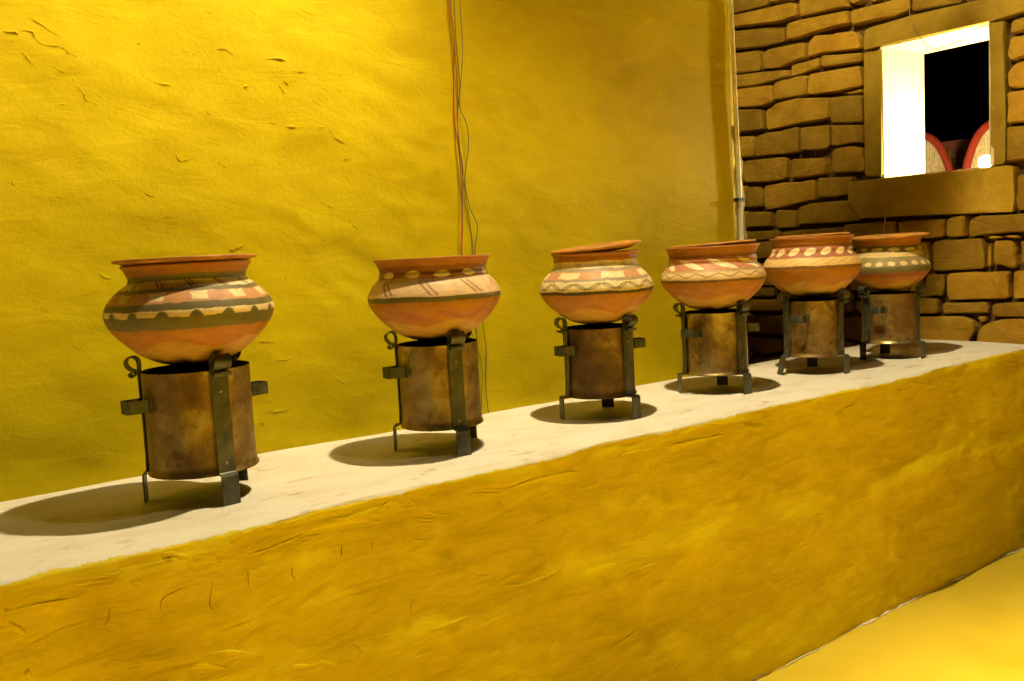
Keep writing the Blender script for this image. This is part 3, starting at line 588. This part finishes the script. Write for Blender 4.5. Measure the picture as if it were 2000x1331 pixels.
# ------------------------------------------------------------------ stoves
def make_stove(label, loc, rc, zt, legdeg, handles, zl=.066, rf=.1275, lean=None):
    root = thing('tin_stove', label, 'stove', (loc[0], loc[1], ZB), 0, 'tin charcoal stoves on the bench')
    mb = MB(); n = 64; H = zt-zl
    hs = [0, .02, .25, .5, .75, .97, 1.0]; b = 0
    rng = random.Random(int(loc[0]*100))
    prof = [(rc*1.035, zl-.001), (rc*1.035, zl+.003), (rc*1.006, zl+.0045), (rc*.997, zl+.02), (rc*.992, zl+H*.5), (rc*1.0, zt-.004), (rc*1.004, zt)]
    mb.lathe(prof, n)
    mb.v = [(x*(1+.006*math.sin(3*math.atan2(y, x)+loc[0]*7)*(z/zt)), y*(1+.006*math.sin(2*math.atan2(y, x)+loc[0]*5)), z) for x, y, z in mb.v]
    body = mb.build('body', M_TIN, root, True)
    ib = MB(); ib.lathe([(rc*1.004, zt+.0003), (rc*.985, zt+.0003), (rc*.975, zl+H*.55), (rc*.93, zl+H*.5), (.001, zl+H*.48)], n)
    ib.lathe([(.001, zl+.001), (rc*1.03, zl-.0012)], n)
    ib.build('fire_bowl', M_INSIDE, body, True)
    # vertical seam
    sa = math.radians(legdeg[0]-9); sb = MB(); c, s = math.cos(sa), math.sin(sa)
    sb.strip([(c*(rc+.0012), s*(rc+.0012), zl+.006), (c*(rc+.0008), s*(rc+.0008), zl+H*.5), (c*(rc+.0016), s*(rc+.0016), zt-.002)], (-s, c, 0), .006, .0016)
    sb.build('seam', M_TIN, body)
    for k, dg in enumerate(legdeg):
        a = math.radians(dg); c, s = math.cos(a), math.sin(a); e = rc+.0035
        kick = (lean or {}).get(k, 0)
        path = [(rf+kick, 0), (rf+kick*.4, zl*.55), (rf, zl-.004), (rf-.003, zl+.0005), (e+.004, zl+.001), (e+.0012, zl+.004), (e, zl+.03), (e-.001, zl+H*.5), (e+.0005, zt-.012), (e, zt+.006)]
        q = HOOK
        path += [(e+dx, zt+dz) for dx, dz in q]
        low = path[:6]; up = path[6:]; P = low+spline(up, 3)
        lb = MB(); lb.strip([(c*r, s*r, z) for r, z in P], (-s, c, 0), .038 if k != 1 else .036, .0030)
        leg = lb.build('leg', M_STRIP, root)
        for zz in (zl+H*.80, zl+H*.10):
            rb = MB(); rb.tube([(c*(e+.001+i*.0009), s*(e+.001+i*.0009), zz) for i in range(4)], [.0042, .0040, .0032, .0012], 8)
            rb.build('rivet', M_RIVET, leg, True)
    for dg in handles:
        a = math.radians(dg); c, s = math.cos(a), math.sin(a); zz = zl+H*.70; L = .046; hw = .021
        pts = [(rc*.80, -hw-.030), (rc*.985+.0035, -hw-.012), (rc+.004, -hw-.003), (rc+.012, -hw), (rc+L-.004, -hw), (rc+L, -hw+.004), (rc+L, hw-.004), (rc+L-.004, hw), (rc+.012, hw), (rc+.004, hw+.003), (rc*.985+.0035, hw+.012)]
        pts = pts[1:]
        hb = MB(); hb.strip([(c*r-s*t, s*r+c*t, zz) for r, t in pts], (0, 0, 1), .027, .0028)
        hb.build('handle', M_STRIP, root)
    return root
HOOK = [(-.0005, .020), (.004, .030), (.014, .0335), (.024, .027), (.0255, .016), (.018, .006), (.009, .0015), (.007, -.005), (.013, -.0105), (.019, -.008), (.019, -.002)]

# x, y, R, belly height above bench, cylinder radius, cylinder top, leg rotation, handle directions, rim, neck, zr, zn, zbot
P_ = [
 (.584, -.322, .1775, .410, .1135, .2885, (276, 156, 36), (186, 8), .765, .69, .60, .41, -.65),
 (1.207, -.320, .1725, .398, .1050, .2790, (262, 142, 22), (176,), .88, .80, .59, .385, -.66),
 (1.772, -.314, .1685, .381, .1020, .2680, (280, 160, 40), (174, 346), .765, .72, .64, .44, -.63),
 (2.300, -.300, .1705, .380, .1045, .2690, (272, 152, 32), (183, 334), .895, .815, .62, .405, -.63),
 (2.838, -.300, .1710, .390, .1050, .2680, (278, 158, 38), (193,), .86, .80, .63, .41, -.69),
 (3.318, -.316, .1530, .358, .1050, .2590, (280, 160, 40), (190,), .80, .75, .76, .55, -.60),
]
POT_L = ['leftmost clay pot with cream squares and dark bumps round its olive belly band', 'second clay pot from the left with wide cream band and paired brown strokes',
 'third clay pot from the left with double wavy line and large cream rectangles', 'fourth clay pot from the left with slanting cream leaf strokes on its shoulder',
 'fifth clay pot from the left with a row of large cream ovals', 'dull green clay pot nearest the stone wall with a row of small cream dots']
STOVE_L = ['leftmost tin stove with two strap handles and copper-brown sides', 'second tin stove from the left with one strap handle on its left',
 'third tin stove from the left, blotchy, with black leg strips', 'fourth tin stove from the left, palest, with a streak running down it',
 'fifth tin stove from the left, reddish brown, with a leg splayed outwards', 'rightmost tin stove standing nearest the stone wall']
LID_L = ['large flat clay lid on the leftmost pot', 'clay lid sunk into the wide rim of the second pot from the left', 'clay lid tilted up to the right on the third pot from the left',
 'clay lid lying askew on the fourth pot from the left', 'clay lid on the fifth pot from the left, the one with cream ovals', 'wide flat clay lid overhanging the dull green pot by the stone wall']
LIDS = [(.845, (0, 0), .006, .014, .80, (0, 0)), (.80, (0, 0), -.008, .018, .80, (0, 0)), (.80, (-.02, -.085), .0115, .014, .82, (.004, .0)), (.82, (-.02, -.03), .003, .018, .80, (.008, .004)), (.77, (0, -.02), .001, .016, .8, (.006, 0)), (.99, (.01, -.035), .006, .014, .74, (-.004, 0))]
for i, (x, y, R, hb, rc, zt, legs, hand, rim, neck, zr, zn, zbot) in enumerate(P_):
    make_stove(STOVE_L[i], (x, y), rc, zt, legs, hand, lean={1: .014} if i == 4 else None)
    cd = math.degrees(math.atan2(-2.3225-y, -x))
    zbelly = ZB+hb
    pot = make_pot('clay_pot', POT_L[i], i+1, (x, y, zbelly), cd, R, rim, neck, zr, zn, zbot)
    lr, tilt, dz, dep, base, off = LIDS[i]
    make_lid(LID_L[i], pot, (zr-zbot)*R+dz, lr*R, tilt, dep, base, off)

# ------------------------------------------------------------------ pipe and wires
def conduit():
    root = thing('conduit_pipe', 'pale plastic conduit pipe running down the end of the yellow wall', 'pipe', (2.79, -.02, ZB))
    inv = Matrix.Translation((-2.79, .02, -ZB))
    mb = MB(); mb.tube([(2.772, -.016, 2.335), (2.774, -.016, 2.24), (2.782, -.018, 1.8), (2.792, -.016, 1.49), (2.795, -.017, 1.35), (2.797, -.018, .832)], .0085, 12)
    o = mb.build('tube', M_PIPE, root, True); o.matrix_parent_inverse = inv
    for z, x in ((1.486, 2.792), (2.28, 2.774)):
        mb = MB(); mb.box(x-.022, x+.022, -.0285, -.004, z-.006, z+.006); o = mb.build('clip', M_CHARCOAL, root); o.matrix_parent_inverse = inv
conduit()
def wire(label, pts, r, mat, y=-.012):
    P3 = [(a, y-.006*math.sin(i*1.7+a*40), b) for i, (a, b) in enumerate(pts)]
    mb = MB(); mb.tube(spline(P3, 6), r, 6); o = mb.build('wire', mat, None, True)
    sname(o, label, 'wire', 'thin wires hanging down the yellow wall')
wire('orange red wire hanging down the yellow wall behind the second pot', [(1.507,2.33),(1.51,2.09),(1.514,2.023),(1.515,1.951),(1.513,1.866),(1.504,1.74),(1.509,1.638),(1.515,1.522),(1.513,1.417),(1.501,1.329),(1.506,1.2),(1.52,1.14)], .0024, mat_wire('orange_wire', (.55, .13, .015)))
wire('green wire bulging right of the wire bundle on the yellow wall', [(1.527,2.33),(1.523,2.091),(1.517,1.956),(1.526,1.85),(1.524,1.776),(1.538,1.725),(1.541,1.656),(1.525,1.551),(1.539,1.469),(1.555,1.416),(1.544,1.327),(1.55,1.2),(1.554,1.117),(1.561,1.066),(1.568,1.015),(1.556,.921),(1.555,.836)], .0017, mat_wire('green_wire', (.13, .15, .03)), -.018)
wire('grey wire on the right of the bundle at the top of the yellow wall', [(1.545,2.33),(1.537,2.093),(1.535,1.952),(1.524,1.838),(1.510,1.752),(1.508,1.661),(1.510,1.58),(1.501,1.464),(1.496,1.33),(1.51,1.22),(1.53,1.15)], .0016, mat_wire('grey_wire', (.16, .13, .07)), -.024)
wire('thin olive wire reaching down to the bench beside the second stove', [(1.516,2.33),(1.516,2.091),(1.515,1.99),(1.521,1.821),(1.517,1.695),(1.523,1.545),(1.527,1.487),(1.543,1.405),(1.542,1.328),(1.538,1.2),(1.537,1.113),(1.543,1.046),(1.549,.99),(1.541,.907),(1.541,.836)], .0016, mat_wire('olive_wire', (.20, .17, .04)), -.010)
mb = MB(); mb.tube(spline([(3.925,.044,1.59),(3.92,.046,1.574),(3.918,.053,1.505),(3.92,.062,1.411),(3.92,.077,1.304),(3.922,.085,1.15),(3.922,.09,.9)], 5), .0028, 6)
o = mb.build('wire', mat_wire('pink_wire', (.50, .22, .07)), None, True); sname(o, 'pinkish brown wire hanging from the window sill behind the last pot', 'wire')
mb = MB(); mb.tube(spline([(3.928,-.064,2.95),(3.925,-.066,2.6),(3.92,-.068,2.356),(3.918,-.071,2.289),(3.918,-.09,2.235),(3.93,-.113,2.184),(3.975,-.118,2.150),(4.03,-.128,2.138),(4.09,-.150,2.155),(4.12,-.185,2.168),(4.13,-.215,2.172)], 5), [.0022]*51, 6)
o = mb.build('wire', mat_wire('brown_wire', (.20, .12, .03)), None, True); sname(o, 'brown wire looping down over the window lintel', 'wire')

# ------------------------------------------------------------------ what stands in and behind the window
def sill_bulb():
    root = thing('light_bulb', 'white round light bulb lying lit on the window sill', 'bulb', (4.16, -.285, 1.586))
    mb = MB(); R = .031
    prof = [(.001, -R)]+[(R*math.cos(a), R*math.sin(a)) for a in np.linspace(-PI/2+.15, PI/2-.62, 14)]+[(.0145, .034), (.0135, .044)]
    mb.lathe(prof, 24); g = mb.build('globe', glow_for('sill_bulb_glass', (1, .82, .42), P_BULB, R), root, True); g.location = (0, 0, .0312); g.rotation_euler = (PI/2+.08, 0, .25)
    mb = MB(); mb.lathe([(.0135, .040), (.0145, .046), (.0145, .072), (.010, .078), (.001, .079)], 20); h = mb.build('holder', M_CHARCOAL, root, True); h.location = (0, 0, .0312); h.rotation_euler = (PI/2+.08, 0, .25)
    mb = MB(); mb.tube(spline([(.02,-.076,.024),(.03,-.085,.05),(.035,-.095,.03),(.03,-.1,.045),(.04,-.108,.012)], 4), .003, 6); mb.build('lead', M_CHARCOAL, root, True)
    return root
sill_bulb()

def cane_chair(label, loc, rz):
    root = thing('cane_chair', label, 'chair', loc, rz, 'cane chairs on the terrace beyond the window')
    # round drum seat
    mb = MB(); n = 28
    for k in range(n):
        a = 2*PI*k/n; a2 = a+.55
        mb.tube([(.22*math.cos(a), .22*math.sin(a), .02), (.17*math.cos((a+a2)/2), .17*math.sin((a+a2)/2), .21), (.23*math.cos(a2), .23*math.sin(a2), .40)], .007, 5)
        a2 = a-.55
        mb.tube([(.222*math.cos(a), .222*math.sin(a), .02), (.172*math.cos((a+a2)/2), .172*math.sin((a+a2)/2), .21), (.232*math.cos(a2), .232*math.sin(a2), .40)], .007, 5)
    mb.build('drum', M_CANE, root, True)
    mb = MB(); mb.lathe([(.001, .43), (.18, .432), (.235, .42), (.245, .40), (.235, .38), (.001, .385)], 32); mb.build('seat', M_RED, root, True)
    mb = MB(); mb.tube([(.22*math.cos(2*PI*k/32), .22*math.sin(2*PI*k/32), .02) for k in range(33)], .02, 8); mb.build('base_ring', M_RED, root, True)
    # high back: a curved fan of cane slats inside a red padded rim
    def edge(t):     # t -1..1 round the back; returns angle and height of the rim
        ang = t*1.05; h = .44+.50*(1-abs(t)**2.6)
        return ang, h
    bk = MB(); m = 34
    for k in range(m):
        t = -0.97+1.94*k/(m-1); ang, h = edge(t); x, y = -.25*math.cos(ang), .25*math.sin(ang)
        bk.strip([(x*.98, y*.98, .36), (x*1.03, y*1.03, (.36+h)/2), (x*1.08, y*1.08, h)], (-math.sin(-ang), math.cos(ang), 0), .0135, .005)
    for hz in (.5, .62, .74):
        pts = []
        for k in range(40):
            t = -.98+1.96*k/39; ang, h = edge(t)
            if h > hz: pts.append((-.262*math.cos(ang), .262*math.sin(ang), hz))
        if len(pts) > 3: bk.tube(pts, .004, 5)
    bk.build('back_slats', M_CANE, root)
    rp = []
    for k in range(49):
        t = -1+2*k/48; ang, h = edge(t); rp.append((-.27*math.cos(ang), .27*math.sin(ang), h))
    mb = MB(); mb.tube(rp, .024, 10); mb.build('back_rim', M_RED, root, True)
    mb = MB()
    for k in range(3, 46, 3):
        q = Vector(rp[k]); d = Vector((q.x, q.y, 0)).normalized(); q = q+d*.023; mb.tube([q-d*.002, q+d*.002, q+d*.004], [.006, .005, .001], 6)
    o = mb.build('studs', M_RIVET, root, True); o['kind'] = 'stuff'
    return root
cane_chair('cane chair with red rimmed back seen left through the window', (5.42, .752, 1.0), math.radians(212))
cane_chair('cane chair with red rimmed back at the right of the window opening', (5.30, .148, 1.0), math.radians(212))
def reed_fence():
    root = thing('reed_fence', 'brown reed fence with a dark rail behind the cane chairs', 'fence', (6.3, 1.0, 1.0))
    inv = Matrix.Translation((-6.3, -1.0, -1.0))
    mb = MB(); mb.box(6.27, 6.33, -.8, 2.9, 1.88, 1.94); o = mb.build('rail', M_BROWN, root); o.matrix_parent_inverse = inv
    for y in (-.7, 1.0, 2.8):
        mb = MB(); mb.box(6.335, 6.39, y-.03, y+.03, 1.0, 1.94); o = mb.build('post', M_BROWN, root); o.matrix_parent_inverse = inv
    mb = MB(); r = random.Random(3)
    for k in range(230):
        y = -.79+k*.0159; j = r.uniform(-.004, .004); mb.tube([(6.30+j, y, 1.0), (6.30-j, y+r.uniform(-.003, .003), 1.88)], .0075, 5)
    o = mb.build('reeds', M_REED, root, True); o.matrix_parent_inverse = inv; o['kind'] = 'stuff'
    for z in (1.2, 1.42, 1.62, 1.76):
        mb = MB(); mb.tube([(6.287, -.8, z), (6.287, 2.9, z)], .006, 6); o = mb.build('binding', M_REED, root, True); o.matrix_parent_inverse = inv
reed_fence()

# ------------------------------------------------------------------ lamps above and behind the view
def arm_lamp(label, foot, tip, power, size, shield):
    """lamp on an iron arm from a post behind the yellow wall; tip = centre of the bulb"""
    root = thing('post_lamp', label, 'lamp', foot); fx, fy, fz = foot
    L = Vector(tip)-Vector(foot)
    mb = MB(); mb.tube([(0, 0, 0), (L.x*.5, L.y*.6, .02), (L.x, L.y, 0)], .014, 8); mb.build('arm', M_CHARCOAL, root, True)
    mb = MB(); mb.tube([(0, 0, -fz), (0, 0, .05)], .03, 10); mb.build('post', M_CHARCOAL, root, True)
    mb = MB(); mb.tube([(L.x, L.y, 0), (L.x, L.y, L.z+.075)], .004, 6); mb.lathe([(.001, .10), (.02, .10), (.024, .06), (.02, .045), (.001, .045)], 16, off=(L.x, L.y, L.z)); mb.build('holder', M_CHARCOAL, root, True)
    mb = MB(); mb.lathe([(.001, -size)]+[(size*math.cos(a), size*math.sin(a)) for a in np.linspace(-PI/2+.2, PI/2-.5, 10)]+[(.016, .05)], 20, off=(L.x, L.y, L.z)); mb.build('globe', glow_for('lamp_glass', WARM, power, size), root, True)
    # unseen plate added to block the bulb and cast the diagonal wall shadow
    (sx0, sz0), (sx1, sz1), sy, sh = shield; sx0 -= fx; sx1 -= fx; sz0 -= fz; sz1 -= fz; sy -= fy
    mb = MB(); mb.v = [(sx0, sy, sz0), (sx1, sy, sz1), (sx1, sy+.004, sz1), (sx0, sy+.004, sz0), (sx0, sy, sz0+sh), (sx1, sy, sz1+sh), (sx1, sy+.004, sz1+sh), (sx0, sy+.004, sz0+sh)]
    mb.f = [(3,2,1,0),(4,5,6,7),(0,1,5,4),(1,2,6,5),(2,3,7,6),(3,0,4,7)]; mb.build('shadow_plate', M_TIN, root)
    k = min(.25, (0-sx0)/(sx1-sx0)+.1); mb = MB(); mb.tube([(L.x, sy+.002, .01), (L.x, sy+.002, sz0+(sz1-sz0)*(L.x-sx0)/(sx1-sx0)+sh*.9)], .004, 6); mb.build('plate_rod', M_CHARCOAL, root, True)
    return root
arm_lamp('bare bulb on the arm of a tall post, high above the third pot', (1.63, .42, 3.95), (1.63, -.735, 3.705), P_MAIN, .032, ((1.60, 3.464), (2.25, 3.168), -.64, .168))
arm_lamp('bare bulb on the longer arm of a tall post, reaching over the courtyard', (1.25, .42, 3.95), (1.38, -1.15, 3.58), P_SECOND, .04, ((1.37, 3.41), (2.0, 3.126), -1.0, .14))

def spot(root, loc, direction, power, half, blend, size, col=WARM):
    l = bpy.data.lights.new('lamp_beam', 'SPOT'); l.energy = power; l.color = col; l.shadow_soft_size = size
    l.spot_size = 2*math.radians(half); l.spot_blend = blend
    lo = bpy.data.objects.new('lamp_beam', l); COL.objects.link(lo); lo.parent = root; lo.location = loc
    lo.rotation_euler = Vector(direction).normalized().to_track_quat('-Z', 'Y').to_euler()
def pendant(label, x, y, z, share):
    """metal-shaded lamp over the courtyard, added to light the floor"""
    root = thing('fill_pendant', label, 'lamp', (x, y, z), 0, 'fill lamps added over the courtyard')
    mb = MB(); mb.tube([(0, 0, .16), (0, 0, 1.0)], .006, 6); mb.build('cord', M_CHARCOAL, root, True)
    mb = MB(); mb.lathe([(.02, .17), (.045, .16), (.06, .12), (.16, .0), (.165, -.004), (.157, .0), (.055, .115), (.001, .12)], 28); mb.build('shade', M_CHARCOAL, root, True)
    spot(root, (0, 0, .0), (0, 0, -1), P_FILL_PENDANT*share, 36, .95, .05, (1.0, .77, .36))  # unseen spot put in for warm bounce off the floor
pendant('added out-of-view fill lamp with a dark metal shade over the middle of the courtyard', -.1, -2.65, 3.4, 1.0)
pendant('added out-of-view fill lamp with a dark metal shade over the floor beside the stone wall', 2.40, -2.78, 3.4, 1.1)
def wall_washer():
    root = thing('post_spotlight', 'black spotlight on a post arm washing the left part of the yellow wall', 'lamp', (-.25, .42, 4.05))
    mb = MB(); mb.tube([(0, 0, -4.05), (0, 0, .05)], .03, 10); mb.build('post', M_CHARCOAL, root, True)
    mb = MB(); mb.tube([(0, 0, 0), (0, -.7, .03), (0, -1.43, 0)], .014, 8); mb.build('arm', M_CHARCOAL, root, True)
    d = Vector((.46, 1.0, -1.18)).normalized()
    mb = MB(); mb.lathe([(.001, -.10), (.045, -.10), (.055, -.04), (.06, .06), (.055, .06), (.05, -.03), (.001, -.03)], 24); h = mb.build('housing', M_CHARCOAL, root, True)
    h.location = (0, -1.43, -.05); h.rotation_euler = d.to_track_quat('Z', 'Y').to_euler()
    spot(root, Vector((0, -1.43, -.05))+d*.065, d, P_WASH, 26, .7, .03)
wall_washer()
